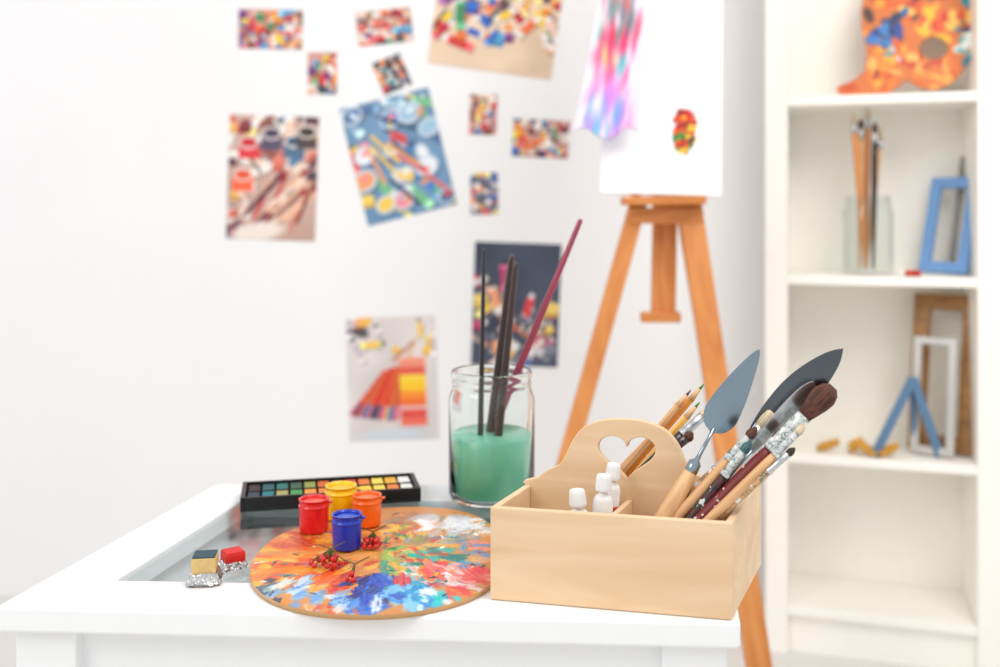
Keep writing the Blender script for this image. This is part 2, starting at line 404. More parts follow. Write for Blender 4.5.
def tube(px, py, D, r, tilt, col, label):
    top = P(px, py, D); b = Vector((top.x+tilt, top.y+.002, .690)); F = axisF(b, top); L = (top-b).length
    o = root('paint_tube', F, label, 'paint tube', 'paint tubes in the wooden caddy')
    bd = lathe('tube_body', [(.001, 0), (r*1.25, .0005), (r*1.3, L*.3), (r*1.25, L-.026), (r*1.0, L-.021), (r*.5, L-.018), (r*.5, L-.014)], M_CAP, o, F, 32)
    for v in bd.data.vertices:
        t = 1-v.co.z/L; v.co.y *= max(.15, 1-t)
    lathe('colour_band', [(r*1.28, L-.046), (r*1.28, L-.042)], col, o, F, 32, sy=.75)
    V = []; Fc = []; n = 36
    prf = [(1.0, L-.015), (1.02, L-.013), (.92, L-.002), (.86, L)]
    for k, z in prf:
        for i in range(n):
            t = 2*math.pi*i/n; rr = r*k*(1 if i % 2 else .93); V.append((rr*math.cos(t), rr*math.sin(t), z))
    for j in range(3):
        for i in range(n): Fc.append((j*n+i, j*n+(i+1) % n, (j+1)*n+(i+1) % n, (j+1)*n+i))
    Fc.append(tuple(range(n))[::-1]); Fc.append(tuple(3*n+i for i in range(n)))
    mk('screw_cap', V, Fc, M_CAP, o, F)
MBB = mat('blue_band', rgb(60, 100, 170))
tube(577, 490, .985, .0085, .006, GR, 'white paint tube with a ribbed white cap')
tube(604, 475, .990, .0080, -.004, MBB, 'white paint tube with a ribbed white cap')
tube(614, 464, 1.012, .0075, -.012, RD, 'taller white paint tube with a ribbed white cap')
# ---------------------------------------------------------------- jar
jc = Vector((-.0110, 1.318, TZ+.0005)); JF = Matrix.Translation(jc)
jar = root('glass_jar', JF, 'clear glass preserving jar half filled with green paint water', 'jar')
outer = [(.001, 0), (.050, 0), (.0545, .003), (.0568, .010), (.0568, .128), (.0555, .136), (.0525, .144), (.0515, .147), (.0515, .151), (.0528, .1525), (.0515, .154), (.0515, .159), (.0533, .161), (.0533, .167), (.0518, .169)]
inner = [(.0498, .169), (.0490, .166), (.0490, .150), (.0505, .143), (.0532, .135), (.0540, .128), (.0540, .012), (.050, .007), (.001, .006)]
lathe('jar_body', outer+inner, M_GLASS, jar, JF, 64, close=False)
mw = bpy.data.materials.new('green_water'); mw.use_nodes = True; nt = mw.node_tree; b = nt.nodes['Principled BSDF']
b.inputs['Roughness'].default_value = .15
b.inputs['Subsurface Weight'].default_value = .5; b.inputs['Subsurface Scale'].default_value = .03; b.inputs['Subsurface Radius'].default_value = (.4, 1, .8)
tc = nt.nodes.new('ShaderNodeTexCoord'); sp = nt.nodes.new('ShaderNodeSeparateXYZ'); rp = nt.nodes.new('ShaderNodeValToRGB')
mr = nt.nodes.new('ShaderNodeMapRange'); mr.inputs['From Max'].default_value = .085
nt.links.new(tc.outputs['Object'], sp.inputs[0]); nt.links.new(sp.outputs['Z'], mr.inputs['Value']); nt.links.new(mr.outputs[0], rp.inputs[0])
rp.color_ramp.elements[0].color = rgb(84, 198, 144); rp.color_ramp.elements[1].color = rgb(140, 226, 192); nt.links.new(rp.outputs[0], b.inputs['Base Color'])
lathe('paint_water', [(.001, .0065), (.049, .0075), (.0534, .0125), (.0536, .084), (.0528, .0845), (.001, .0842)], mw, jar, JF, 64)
def jarbrush(top, bot, r, hm, label):
    F = axisF(bot, top); L = (top-bot).length
    o = root('paintbrush', F, label, 'paintbrush', 'paintbrushes in the glass jar')
    lathe('bristles', [(.0004, 0), (r*.8, .008), (r*.9, .018)], B_DARK, o, F, 20)
    lathe('ferrule', [(r*.9, .0175), (r*1.0, .025), (r*1.15, .045)], M_FERR, o, F, 20)
    lathe('handle', [(r*1.15, .045), (r*1.6, .075), (r*1.5, .10), (r*1.25, L*.65), (r*.95, L-.012), (r*.9, L-.003), (r*.5, L)], hm, o, F, 20)
def JB(dx, dy, z=.695): return Vector((jc.x+dx, jc.y+dy, z))
jarbrush(P(484, 248, 1.300), JB(-.016, -.010), .0024, M_BLACKL, 'thin black-handled paintbrush standing in the jar')
jarbrush(P(512, 254, 1.325), JB(-.010, .008), .0040, M_DARKBR, 'dark brown paintbrush standing in the jar')
jarbrush(P(516, 262, 1.300), JB(.002, -.012), .0036, M_DARKBR, 'dark brown paintbrush leaning in the jar')
jarbrush(P(508, 268, 1.345), JB(-.004, .024), .0032, M_MAROON, 'dark red paintbrush standing in the jar')
jarbrush(P(581, 219, 1.335), JB(-.028, .012), .0038, M_PINK, 'long crimson-handled paintbrush leaning on the jar rim')
# ---------------------------------------------------------------- watercolour set
q0 = T(240, 513); q1 = T(421, 502)
wa = math.atan2(q1.y-q0.y, q1.x-q0.x); WL = (q1-q0).length
WF = Matrix.Translation((q0.x, q0.y, TZ+.0005)) @ Matrix.Rotation(wa, 4, 'Z')
ws = root('watercolour_set', WF, 'open black watercolour paint box with two rows of colour pans', 'paint box')
WWd = .078; WH = .018
bl = [((0, 0, 0), (WL, WWd, .003)), ((0, 0, .003), (WL, .005, WH)), ((0, WWd-.004, .003), (WL, WWd, WH)), ((0, .005, .003), (.006, WWd-.004, WH)), ((WL-.006, .005, .003), (WL, WWd-.004, WH)), ((.006, .038, .003), (WL-.006, .040, WH-.002))]
boxes('paint_case', bl, M_BLACK, ws, WF, .0008)
top = [(60, 44, 44), (40, 90, 100), (40, 110, 100), (60, 90, 70), (140, 150, 70), (210, 100, 40), (90, 60, 70), (210, 70, 40), (226, 120, 50), (240, 215, 90), (245, 180, 60), (245, 245, 240)]
bot = [(50, 60, 80), (30, 120, 130), (170, 160, 100), (70, 150, 80), (235, 150, 60), (235, 130, 50), (210, 60, 40), (50, 130, 100), (240, 200, 60), (245, 210, 80), (230, 130, 60), (235, 235, 225)]
n = 12; pw = (WL-.014)/n
for rr, (cs, y0) in enumerate(((bot, .007), (top, .042))):
    for i in range(n):
        m_ = mat('pan_%d_%d' % (rr, i), rgb(*cs[i]), .6, var=.12, scale=200)
        x = .007+i*pw
        boxes('colour_pan', [((x+.0015, y0, .003), (x+pw-.0015, y0+.029, .0150))], m_, ws, WF, .0008)
# ---------------------------------------------------------------- palette
outl = [(250, 572), (256, 588), (275, 601), (310, 611), (355, 615), (405, 613), (450, 604), (478, 593), (497, 578), (504, 560), (500, 538), (486, 521), (460, 511), (425, 507), (385, 508), (345, 514), (310, 523), (280, 535), (258, 553)]
PT = .685
ow = [tuple(T(x, y, PT)[:2]) for x, y in outl]
ow = catmull(ow, 20); NA = len(ow)
pc = np.mean(np.array(ow), 0)
pt = Paint(-.30, .03, .90, 1.32, .001, (214, 140, 70))
regs = [(350, 540, [(196, 112, 50), (224, 150, 70), (176, 96, 50), (236, 170, 84), (210, 76, 30)], 70, 22, 50, .022),
 (300, 543, [(236, 112, 30), (210, 80, 34), (240, 164, 56), (194, 60, 30)], 34, 18, 34, .02),
 (262, 562, [(244, 132, 20), (250, 186, 40), (238, 100, 30)], 20, 14, 34, .018),
 (420, 522, [(176, 120, 80), (200, 150, 100), (150, 140, 110), (190, 90, 50)], 40, 14, 20, .022),
 (300, 572, [(254, 176, 20), (248, 130, 20), (254, 206, 80), (240, 84, 24)], 34, 16, 44, .02),
 (268, 590, [(100, 150, 164), (40, 90, 140), (150, 180, 170), (30, 54, 90)], 18, 10, 16, .014),
 (310, 594, [(200, 226, 248), (140, 190, 230), (248, 242, 232), (248, 140, 30), (100, 160, 224)], 30, 12, 36, .016),
 (338, 582, [(214, 36, 30), (170, 30, 40), (244, 100, 30), (250, 166, 40)], 24, 12, 30, .016),
 (348, 603, [(140, 190, 230), (24, 94, 200), (224, 80, 40), (230, 235, 240)], 26, 10, 26, .015),
 (376, 592, [(6, 56, 180), (24, 106, 224), (80, 166, 240), (6, 34, 120)], 26, 14, 46, .02),
 (410, 594, [(40, 140, 230), (130, 204, 248), (240, 246, 250), (10, 70, 184), (20, 170, 210)], 30, 14, 46, .02),
 (405, 562, [(20, 160, 146), (140, 190, 90), (232, 184, 60), (210, 66, 34), (245, 235, 220)], 34, 14, 38, .018),
 (436, 556, [(40, 180, 170), (180, 214, 204), (236, 166, 60), (20, 120, 116), (224, 56, 36)], 28, 16, 38, .018),
 (442, 578, [(248, 96, 70), (238, 54, 60), (252, 170, 150), (40, 190, 204), (252, 130, 40)], 28, 12, 38, .018),
 (468, 578, [(248, 104, 96), (252, 180, 166), (245, 232, 230), (238, 60, 66)], 26, 14, 36, .018),
 (478, 552, [(100, 150, 200), (220, 170, 130), (196, 104, 56), (244, 140, 120)], 18, 14, 24, .016),
 (432, 601, [(40, 206, 206), (20, 140, 204), (230, 240, 244)], 26, 8, 20, .013),
 (400, 538, [(50, 130, 70), (150, 160, 44), (220, 110, 36), (244, 190, 50)], 34, 10, 22, .015),
 (456, 526, [(230, 230, 234), (208, 208, 216), (246, 246, 246), (190, 190, 202)], 36, 9, 38, .019),
 (448, 538, [(150, 160, 180), (215, 180, 140), (110, 130, 160)], 26, 6, 12, .013)]
rnd = random.Random(11)
for px, py, cols, sx, sy, cnt, ln in regs:
    for _ in range(cnt):
        x = rnd.gauss(px, sx*.5); y = rnd.gauss(py, sy*.55)
        if y < 500: continue
        wv = T(x, y, PT); a = math.atan2(wv.y-1.1, wv.x+.12)+rnd.gauss(0, .45)
        pt.ell(wv.x, wv.y, ln*rnd.uniform(.5, 1.2), ln*rnd.uniform(.25, .5), a, rnd.choice(cols), h=.0026*rnd.uniform(.4, 1), soft=.25, al=rnd.uniform(.85, 1), streak=1)
for _ in range(110):
    x = rnd.uniform(255, 500); y = rnd.uniform(512, 610); wv = T(x, y, PT)
    cc = rnd.choice([(250, 250, 250), (200, 40, 30), (30, 90, 190), (245, 190, 50), (40, 150, 120), (130, 60, 40), (250, 140, 50), (30, 40, 70)])
    pt.ell(wv.x, wv.y, rnd.uniform(.0015, .010), rnd.uniform(.0008, .0028), rnd.uniform(0, 3.14), cc, h=.001, soft=.3, al=.95)
NR = 110; V = []; cols = []; L_ = pt.lin()
for j in range(NR+1):
    t = j/NR
    for i in range(NA):
        x = pc[0]+(ow[i][0]-pc[0])*t; y = pc[1]+(ow[i][1]-pc[1])*t
        ix = int((x-pt.x0)/.001); iy = int((y-pt.y0)/.001)
        e = min(1, (1-t)*14)
        V.append((x-pc[0], y-pc[1], .005+pt.H[iy, ix]*e)); cols.append(L_[iy, ix])
Fc = []
for j in range(1, NR):
    for i in range(NA): Fc.append((j*NA+i, j*NA+(i+1) % NA, (j+1)*NA+(i+1) % NA, (j+1)*NA+i))
base = len(V); V.append((0, 0, .005+pt.H[int((pc[1]-pt.y0)/.001), int((pc[0]-pt.x0)/.001)])); cols.append(cols[0])
for i in range(NA): Fc.append((base, NA+i, NA+(i+1) % NA))
wc = [s2l(206), s2l(156), s2l(100)]
b0 = len(V)
for i in range(NA): V.append((ow[i][0]-pc[0], ow[i][1]-pc[1], .0045)); cols.append(wc)
for i in range(NA): V.append((ow[i][0]-pc[0], ow[i][1]-pc[1], 0)); cols.append(wc)
for i in range(NA):
    n_ = (i+1) % NA
    Fc.append((NR*NA+i, NR*NA+n_, b0+n_, b0+i)); Fc.append((b0+i, b0+n_, b0+NA+n_, b0+NA+i))
Fc.append(tuple(b0+NA+i for i in range(NA))[::-1])
me = bpy.data.meshes.new('painters_palette'); me.from_pydata(V, [], Fc); setcol(me, np.array(cols))
me.materials.append(attrmat('palette_paint', .38, .3, .2))
for p in me.polygons: p.use_smooth = len(p.vertices) < 5
bm = bmesh.new(); bm.from_mesh(me); bmesh.ops.delete(bm, geom=[v for v in bm.verts if not v.link_faces], context='VERTS')
bmesh.ops.recalc_face_normals(bm, faces=bm.faces); bm.to_mesh(me); bm.free()
o = bpy.data.objects.new('painters_palette', me); COL.objects.link(o)
PF = Matrix.Translation((pc[0], pc[1], TZ+.0003)); place(o, None, PF)
tag(o, 'oval wooden palette thickly smeared with multicoloured oil paint', 'palette', 'painters palettes')
# ---------------------------------------------------------------- paint pots
def pot(px, pyb, col, inside, r, h, z, label, tilt=0):
    p = T(px, pyb, z); F = Matrix.Translation((p.x, p.y, z)) @ Matrix.Rotation(tilt, 4, 'Y')
    o = root('paint_pot', F, label, 'paint pot', 'small open paint pots')
    m_ = mat('pot_'+label[:8], rgb(*col), .3, coat=.4, var=.05)
    mi = mat('potpaint_'+label[:8], rgb(*inside), .3, coat=.4, var=.1, scale=120)
    lathe('pot_body', [(.0005, 0), (r*.88, 0), (r*.92, .0015), (r*.95, h*.72), (r*.95, h*.74), (r, h*.76), (r, h*.80), (r*.94, h*.82), (r*.94, h*.97), (r*.98, h*.975), (r*.98, h), (r*.86, h), (r*.84, h*.9), (r*.84, .003), (.0005, .003)], m_, o, F, 40, close=False)
    lathe('paint', [(r*.80, h*.5), (r*.845, h*.90), (r*.6, h*.93), (.0005, h*.94)], mi, o, F, 40)
    boxes('hinge_tab', [((r*.9, -.003, h*.86), (r*1.2, .003, h*.92))], m_, o, F, .0005)
ZP = TZ+.0075
pot(314, 530, (226, 16, 24), (240, 80, 60), .0180, .037, ZP, 'red plastic pot of red poster paint on the palette')
pot(341, 517, (254, 206, 6), (252, 190, 4), .0195, .039, ZP, 'yellow plastic pot of yellow poster paint')
pot(367, 524, (248, 102, 8), (252, 116, 40), .0178, .035, ZP, 'orange plastic pot of orange poster paint')
pot(347, 547, (10, 50, 180), (30, 84, 204), .0172, .037, ZP, 'blue plastic pot of blue poster paint on the palette')
# ---------------------------------------------------------------- berries
MB = mat('berry_red', rgb(206, 26, 20), .25, coat=.4, var=.15, scale=90); MS = mat('berry_stem', rgb(92, 84, 40), .7)
def bunch(px, py, n, spread, label, seed):
    rn = random.Random(seed); p = T(px, py, ZP); F = Matrix.Translation((p.x, p.y, ZP))
    o = root('rowan_berries', F, label, 'berries', 'rowan berry bunches'); pts = []
    for _ in range(4000):
        if len(pts) >= n: break
        lay = 0 if len(pts) < n*.6 else 1
        a = rn.uniform(0, 6.28); d = spread*math.sqrt(rn.random())*(1-.5*lay)
        q = Vector((d*math.cos(a)*1.2, d*math.sin(a)*.8, .0035+.0055*lay))
        if all((q-k).length > .0058 for k in pts): pts.append(q)
    for q in pts:
        rr = rn.uniform(.0026, .0033); Fq = F @ Matrix.Translation(q) @ Matrix.Rotation(rn.uniform(0, 3), 4, 'X')
        lathe('berry', [(.0003, -rr), (rr*.5, -rr*.86), (rr*.87, -rr*.5), (rr, 0), (rr*.87, rr*.5), (rr*.5, rr*.86), (rr*.2, rr*.93), (.0003, rr*.8)], MB, o, Fq, 14)
    V = []; Fc = []
    c0 = Vector((.002, .006, .016))
    for q in pts+[Vector((.016, .010, .022)), Vector((-.012, .014, .018))]:
        d = (q-c0).normalized(); s = d.cross(Vector((0, 0, 1))).normalized()*.0006; s2 = d.cross(s).normalized()*.0006
        k = len(V); V += [c0+s, c0+s2, c0-s, c0-s2, q+s, q+s2, q-s, q-s2]
        Fc += [(k+i, k+(i+1) % 4, k+4+(i+1) % 4, k+4+i) for i in range(4)]
    mk('stem', V, Fc, MS, o, F)
bunch(328, 566, 17, .017, 'bunch of small red rowan berries on the palette', 3)
bunch(371, 548, 15, .013, 'bunch of small red rowan berries beside the blue pot', 8)
bunch(352, 582, 3, .006, 'a few loose red rowan berries on the palette', 5)
# ---------------------------------------------------------------- foil-wrapped cakes
def cake(px, py, ws_, h, topc, sidec, label, seed, rz):
    rn = random.Random(seed); p = T(px, py); F = Matrix.Translation((p.x, p.y, TZ+.001)) @ Matrix.Rotation(rz, 4, 'Z')
    o = root('watercolour_cake', F, label, 'watercolour cake', 'foil-wrapped watercolour cakes')
    s = ws_/2
    V = []; Fc = []; rows = [(s*.8, .002), (s*.95, h*.3), (s*1.0, h*.75), (s*.97, h)]
    for k, z in rows:
        for sx, sy in ((-1, -1), (1, -1), (1, 1), (-1, 1)): V.append((sx*k, sy*k, z))
    for j in range(3):
        for i in range(4): Fc.append((j*4+i, j*4+(i+1) % 4, (j+1)*4+(i+1) % 4, (j+1)*4+i))
    Fc += [(3, 2, 1, 0), (12, 13, 14, 15)]
    mk('paint_block', V, Fc, sidec, o, F, bevel=.0012)
    mk('paint_face', [(a*s*.93, b*s*.93, z) for z in (h-.0005, h+.0012) for a, b in ((-1, -1), (1, -1), (1, 1), (-1, 1))], boxvf((0, 0, 0), (1, 1, 1))[1], topc, o, F, bevel=.0008)
    V = []; Fc = []; m = 48; rowsn = 7
    for j in range(rowsn):
        t = j/(rowsn-1)
        for i in range(m):
            a = 2*math.pi*i/m; sq = min(1/max(abs(math.cos(a)), abs(math.sin(a))), 1.25)
            rad = s*(1.08+.40*t*rn.uniform(.4, 1.1))*sq*(1 if j else .98)
            z = h*.40*(1-t)**1.4+rn.uniform(0, .0026) if j < rowsn-1 else rn.uniform(.0002, .003)
            V.append((rad*math.cos(a), rad*math.sin(a), z))
    for j in range(rowsn-1):
        for i in range(m): Fc.append((j*m+i, j*m+(i+1) % m, (j+1)*m+(i+1) % m, (j+1)*m+i))
    mk('foil_wrapper', V, Fc, M_FOIL, o, F)
MTAN = mat('tan_paint', rgb(216, 182, 118), .6, var=.1, scale=150); MTEAL = mat('teal_dark_paint', rgb(34, 70, 84), .5, var=.2, scale=150)
MRED = mat('red_cake', rgb(216, 34, 26), .5, var=.12, scale=150)
cake(205, 582, .0245, .027, MTEAL, MTAN, 'tan watercolour cake with dark teal face in torn silver foil', 2, .15)
cake(233, 568, .021, .017, MRED, MRED, 'red watercolour cake in crumpled silver foil', 7, .6)
# ---------------------------------------------------------------- easel
ez = root('easel', Matrix.Translation((.35, 2.2, 0)), 'pine tripod easel holding a canvas', 'easel')
EF = FR[ez.name]
def ebeam(name, a, b, w_, d_): return beam(name, a, b, w_, d_, M_PINE, ez, .003)
lt = P(640, 196, 2.13); lb = P(489, 740, 2.0); ebeam('leg', lb, lt, .036, .022)
lb2 = P(772, 755, 1.945); rt = P(688, 196, 2.13); ebeam('leg', lb2, rt, .050, .024)
ebeam('rear_leg', Vector((.626, 2.45, .008)), P(682, 200, 2.20), .034, .022)
ebeam('mast', P(663, 322, 2.165), P(672, -260, 2.28), .052, .022)
ebeam('mast_foot', P(641, 317, 2.150), P(680, 317, 2.150), .022, .03)
ebeam('canvas_tray', P(622, 201, 2.085), P(704, 200, 2.085), .018, .06)
ebeam('brace', P(628, 216, 2.12), P(702, 215, 2.12), .034, .03)
MC = attrmat('canvas_paint', .7)
c0 = P(600, 194, 2.09); cw = .248; chh = .80
lean = math.radians(-7); FCm = Matrix.Translation(c0) @ Matrix.Rotation(math.radians(-2), 4, 'Z') @ Matrix.Rotation(math.radians(1.6), 4, 'Y') @ Matrix.Rotation(math.radians(90)+lean, 4, 'X')
cv = Paint(0, cw, 0, chh, .004, (250, 250, 250))
rn = random.Random(4)
ccx, ccy = .170, .132
for _ in range(110):
    a = rn.uniform(0, 6.28); d = math.sqrt(rn.random())
    yy = d*math.sin(a)
    pal = [(210, 40, 30), (226, 90, 30), (244, 190, 50), (200, 30, 30), (170, 40, 40)] if yy > -.1 else [(50, 130, 60), (240, 190, 50), (40, 80, 60), (220, 60, 30)]
    cv.ell(ccx+.019*d*math.cos(a), ccy+.044*yy, rn.uniform(.008, .014), rn.uniform(.005, .008), rn.uniform(0, 3), rn.choice(pal+[(60, 50, 50)]))
can = root('artist_canvas', FCm, 'stretched white canvas with a small multicoloured paint dab', 'canvas')
gridmesh('painted_face', cv, MC, can, FCm @ Matrix.Translation((0, 0, .0205)))
boxes('stretcher', [((0, 0, 0), (cw, chh, .020))], mat('canvas_cloth', rgb(248, 248, 248), .8, var=.01), can, FCm, .002)
# cloth
cl = Paint(0, 1, 0, 1, .02, (238, 226, 240))
rn = random.Random(9)
for _ in range(90):
    u = rn.uniform(.1, .9); v = rn.random()
    if v > .55: pal = [(110, 120, 130), (90, 170, 150), (235, 60, 100), (150, 150, 160), (240, 90, 90), (235, 225, 238)]
    elif v > .3: pal = [(240, 80, 150), (250, 120, 170), (70, 200, 210), (250, 220, 120), (240, 60, 120)]
    else: pal = [(150, 160, 236), (206, 140, 232), (246, 150, 210), (80, 190, 235), (240, 170, 222), (245, 240, 245)]
    cl.ell(u, v, rn.uniform(.06, .18), rn.uniform(.05, .13), 1.5+rn.gauss(0, .5), rn.choice(pal), soft=.8, al=.8)
for k_ in range(8): cl.ell(.08, k_/8, .1, .14, 1.5, (240, 236, 242), soft=.7, al=.6)
ny, nx = cl.X.shape; V = []; Fc = []
for j in range(ny):
    for i in range(nx):
        u = cl.X[j, i]; v = cl.Y[j, i]
        xl = 572+(606-572)*v**.9; xr = 637+(648-637)*v
        py = 134-6*math.sin(u*9)*(1-v)-(172)*v
        D = 2.02+.009*math.sin(u*13+2*v)*(1-.5*v)+.05*v
        V.append(tuple(P(xl+(xr-xl)*u, py, D)-P(612, 40, 2.05)))
for j in range(ny-1):
    for i in range(nx-1): Fc.append((j*nx+i, j*nx+i+1, (j+1)*nx+i+1, (j+1)*nx+i))
me = bpy.data.meshes.new('painting_cloth'); me.from_pydata(V, [], Fc); setcol(me, cl.lin().reshape(-1, 3)); me.materials.append(attrmat('cloth_dye', .9))
for p in me.polygons: p.use_smooth = True
o = bpy.data.objects.new('painting_cloth', me); COL.objects.link(o); place(o, None, Matrix.Translation(P(612, 40, 2.05)))
s = o.modifiers.new('thickness', 'SOLIDIFY'); s.thickness = .002
tag(o, 'white cloth stained with pink and blue paint hanging over the canvas', 'cloth')
# ---------------------------------------------------------------- wall photos
BRIGHT = [(222, 40, 40), (242, 140, 30), (246, 204, 50), (50, 140, 90), (30, 100, 190), (246, 238, 230), (236, 100, 110), (110, 60, 50), (70, 160, 210), (232, 170, 130), (190, 30, 56), (40, 46, 70), (236, 110, 50), (120, 50, 120)]
PM = attrmat('photo_print', .4)
def cl8(c_, d): return tuple(min(255, max(0, q+d)) for q in c_)
def item(pt, rn, x, y, s, pal):
    k = rn.random(); a = rn.uniform(0, math.pi); c_ = rn.choice(pal); ca, sa = math.cos(a), math.sin(a)
    if k < .42:     # paint tube
        pt.rect(x+.004, y-.005, s, s*.32, a, (90, 64, 70), .35)
        pt.rect(x, y, s, s*.32, a, rn.choice([(238, 230, 224), cl8(c_, 60)])); pt.rect(x+ca*s*.15, y+sa*s*.15, s*.65, s*.32, a, c_)
        pt.rect(x+ca*s*1.2, y+sa*s*1.2, s*.2, s*.2, a, rn.choice([(240, 240, 240), (50, 50, 56)]))
    elif k < .72:   # pot
        pt.ell(x+.004, y-.006, s*.62, s*.55, 0, (90, 64, 70), soft=.3, al=.4)
        pt.rect(x, y-s*.35, s*.5, s*.38, 0, cl8(c_, -24)); pt.ell(x, y, s*.55, s*.36, 0, cl8(c_, 50), soft=.15); pt.ell(x, y, s*.45, s*.27, 0, c_, soft=.15)
    elif k < .84:   # brush
        pt.rect(x, y, s*1.6, s*.07+.002, a, rn.choice([(196, 120, 70), (150, 50, 50), (226, 180, 130), (60, 50, 56)]))
        pt.rect(x+ca*s*1.5, y+sa*s*1.5, s*.3, s*.12, a, (210, 210, 212)); pt.ell(x+ca*s*2, y+sa*s*2, s*.35, s*.13, a, c_)
    else: pt.ell(x, y, s*.8, s*.5, a, c_, soft=.4)
def photo(cx, cy, wpx, hpx, rot, bg, pal, seed, kind, label):
    k = WD/FZ; w_, h_ = wpx*k, hpx*k; res = .0036
    pt = Paint(-w_/2, w_/2, -h_/2, h_/2, res, bg); rn = random.Random(seed)
    A = w_*h_
    for i in range(10): pt.ell(rn.uniform(-w_/2, w_/2), rn.uniform(-h_/2, h_/2), w_*.4, h_*.22, rn.uniform(0, 3), cl8(bg, rn.uniform(-34, 26)), soft=.9, al=.7)
    def zone(x, y):
        u, v = x/w_, y/h_
        if kind == 'low': return v < .02 or (v < .22 and u < -.05)
        if kind == 'high': return v > -.16+.1*math.sin(u*8)
        if kind == 'pots': return v > .22
        if kind == 'brushes': return v > .05 or u < -.15
        if kind == 'cups': return rn.random() < .45
        return True
    cnt = int(10+A/(.0010 if A > .03 else .0004))
    for i in range(cnt):
        x = rn.uniform(-w_/2, w_/2); y = rn.uniform(-h_/2, h_/2)
        if not zone(x, y): continue
        item(pt, rn, x, y, rn.uniform(.020, .040) if A > .03 else rn.uniform(.014, .028), pal)
    if kind == 'brushes':
        for x, y, c_ in ((-.28, .28, (206, 30, 44)), (-.02, .36, (70, 56, 84)), (.24, .30, (60, 90, 120)), (.38, .38, (60, 46, 46)), (-.33, .02, (232, 84, 44))):
            pt.rect(w_*x, h_*y-.024, .028, .022, 0, cl8(c_, 20)); pt.ell(w_*x, h_*y, .030, .020, 0, (236, 226, 220), soft=.15); pt.ell(w_*x, h_*y, .024, .014, 0, c_, soft=.15)
        for i in range(17):
            a = rn.uniform(.55, 1.2); x0 = -w_*.14+i*w_*.034; y0 = -h_*.18+rn.uniform(-.03, .03)
            pt.rect(x0, y0, w_*.30, .005, a, rn.choice([(214, 120, 96), (200, 44, 60), (130, 70, 60), (240, 190, 160), (90, 50, 66), (240, 216, 200)]))
            pt.ell(x0+w_*.3*math.cos(a), y0+w_*.3*math.sin(a), .016, .008, a, rn.choice([(160, 30, 40), (60, 50, 70), (226, 170, 140)]))
        pt.ell(-w_*.15, -h_*.44, w_*.40, h_*.10, .2, (240, 226, 216), soft=.4)
    if kind == 'pots':
        for i in range(11):
            a = .85+.055*i+rn.uniform(-.05, .05); x0 = -w_*.26+i*w_*.034; y0 = -h_*.10
            pt.rect(x0, y0, w_*.30, .0065, a, rn.choice([(220, 100, 44), (120, 76, 70), (200, 90, 60), (220, 40, 36), (238, 180, 110)]))
            pt.rect(x0-w_*.26*math.cos(a), y0-w_*.26*math.sin(a), .020, .009, a, rn.choice([(236, 190, 90), (60, 120, 170), (224, 90, 70), (80, 70, 96), (220, 110, 130)]))
        for y, c_ in ((-.35, (238, 110, 90)), (-.29, (224, 76, 66)), (-.19, (244, 110, 40)), (-.13, (248, 146, 40)), (-.06, (250, 200, 30)), (0.0, (250, 210, 60)), (.07, (228, 90, 76)), (.13, (240, 146, 120))):
            pt.rect(w_*.24, h_*y, w_*.15, h_*.036, 0, c_); pt.ell(w_*.24, h_*(y+.036), w_*.16, h_*.012, 0, cl8(c_, 26), soft=.2)
        pt.ell(w_*.0, -h_*.46, w_*.5, h_*.07, 0, (205, 214, 222), soft=.5)
    if kind == 'cups':
        for j in range(4):
            for i in range(3):
                s_ = rn.uniform(.75, 1.15)
                x = (-.33+.33*i+rn.uniform(-.10, .10))*w_; y = (-.38+.25*j+rn.uniform(-.08, .08))*h_
                pt.ell(x+.006, y-.008, .036*s_, .032*s_, .4, (70, 96, 126), soft=.3, al=.6)
                pt.ell(x, y, .034*s_, .028*s_, .4, (208, 220, 234), soft=.12); pt.ell(x, y, .028*s_, .021*s_, .4, rn.choice(pal), soft=.15); pt.ell(x+.004, y+.006, .016, .009, .4, rn.choice(pal), soft=.4)
                pt.ell(x+rn.uniform(-.03, .03), y+rn.uniform(-.04, .04), .018, .009, rn.uniform(0, 3), rn.choice(pal), soft=.5)
        for i in range(9):
            pt.rect(rn.uniform(-w_*.3, w_*.3), rn.uniform(-h_*.35, h_*.4), .055, .005, 2.3+rn.gauss(0, .25), rn.choice([(236, 160, 100), (230, 100, 100), (40, 60, 90), (236, 200, 100)]))
    F = Matrix.Translation((((cx-500)*k, WD-.0013, CZ-(cy-HY)*k))) @ Matrix.Rotation(math.radians(rot), 4, 'Y') @ Matrix.Rotation(math.pi/2, 4, 'X')
    o = gridmesh('photo_print', pt, PM, None, F, thick=.001)
    tag(o, label, 'photograph', 'photo prints on the wall')
DK = [(216, 60, 60), (60, 110, 180), (236, 150, 90), (200, 200, 210), (160, 40, 60), (80, 150, 160), (235, 204, 120), (46, 52, 70), (60, 66, 86)]
DK2 = [(220, 60, 66), (60, 110, 176), (236, 160, 120), (206, 206, 214), (120, 124, 140), (90, 94, 110), (240, 200, 100), (190, 60, 110)]
WARM = [(222, 110, 90), (206, 44, 50), (150, 86, 70), (240, 206, 186), (96, 56, 70), (80, 124, 166), (238, 176, 90), (130, 46, 56), (248, 236, 226), (240, 200, 184)]
photo(270, 30, 63, 38, 1, (216, 150, 116), BRIGHT, 1, 'all', 'small landscape photo print of colourful paints')
photo(384, 27, 54, 34, -6, (226, 190, 176), BRIGHT+WARM, 2, 'all', 'small tilted landscape photo print of paint tubes')
photo(495, 28, 124, 88, 8, (234, 206, 178), BRIGHT+WARM, 3, 'high', 'large tilted photo print of art supplies on a pale desk')
photo(322, 74, 28, 41, 0, (210, 150, 136), BRIGHT, 4, 'all', 'tiny portrait photo print of paints')
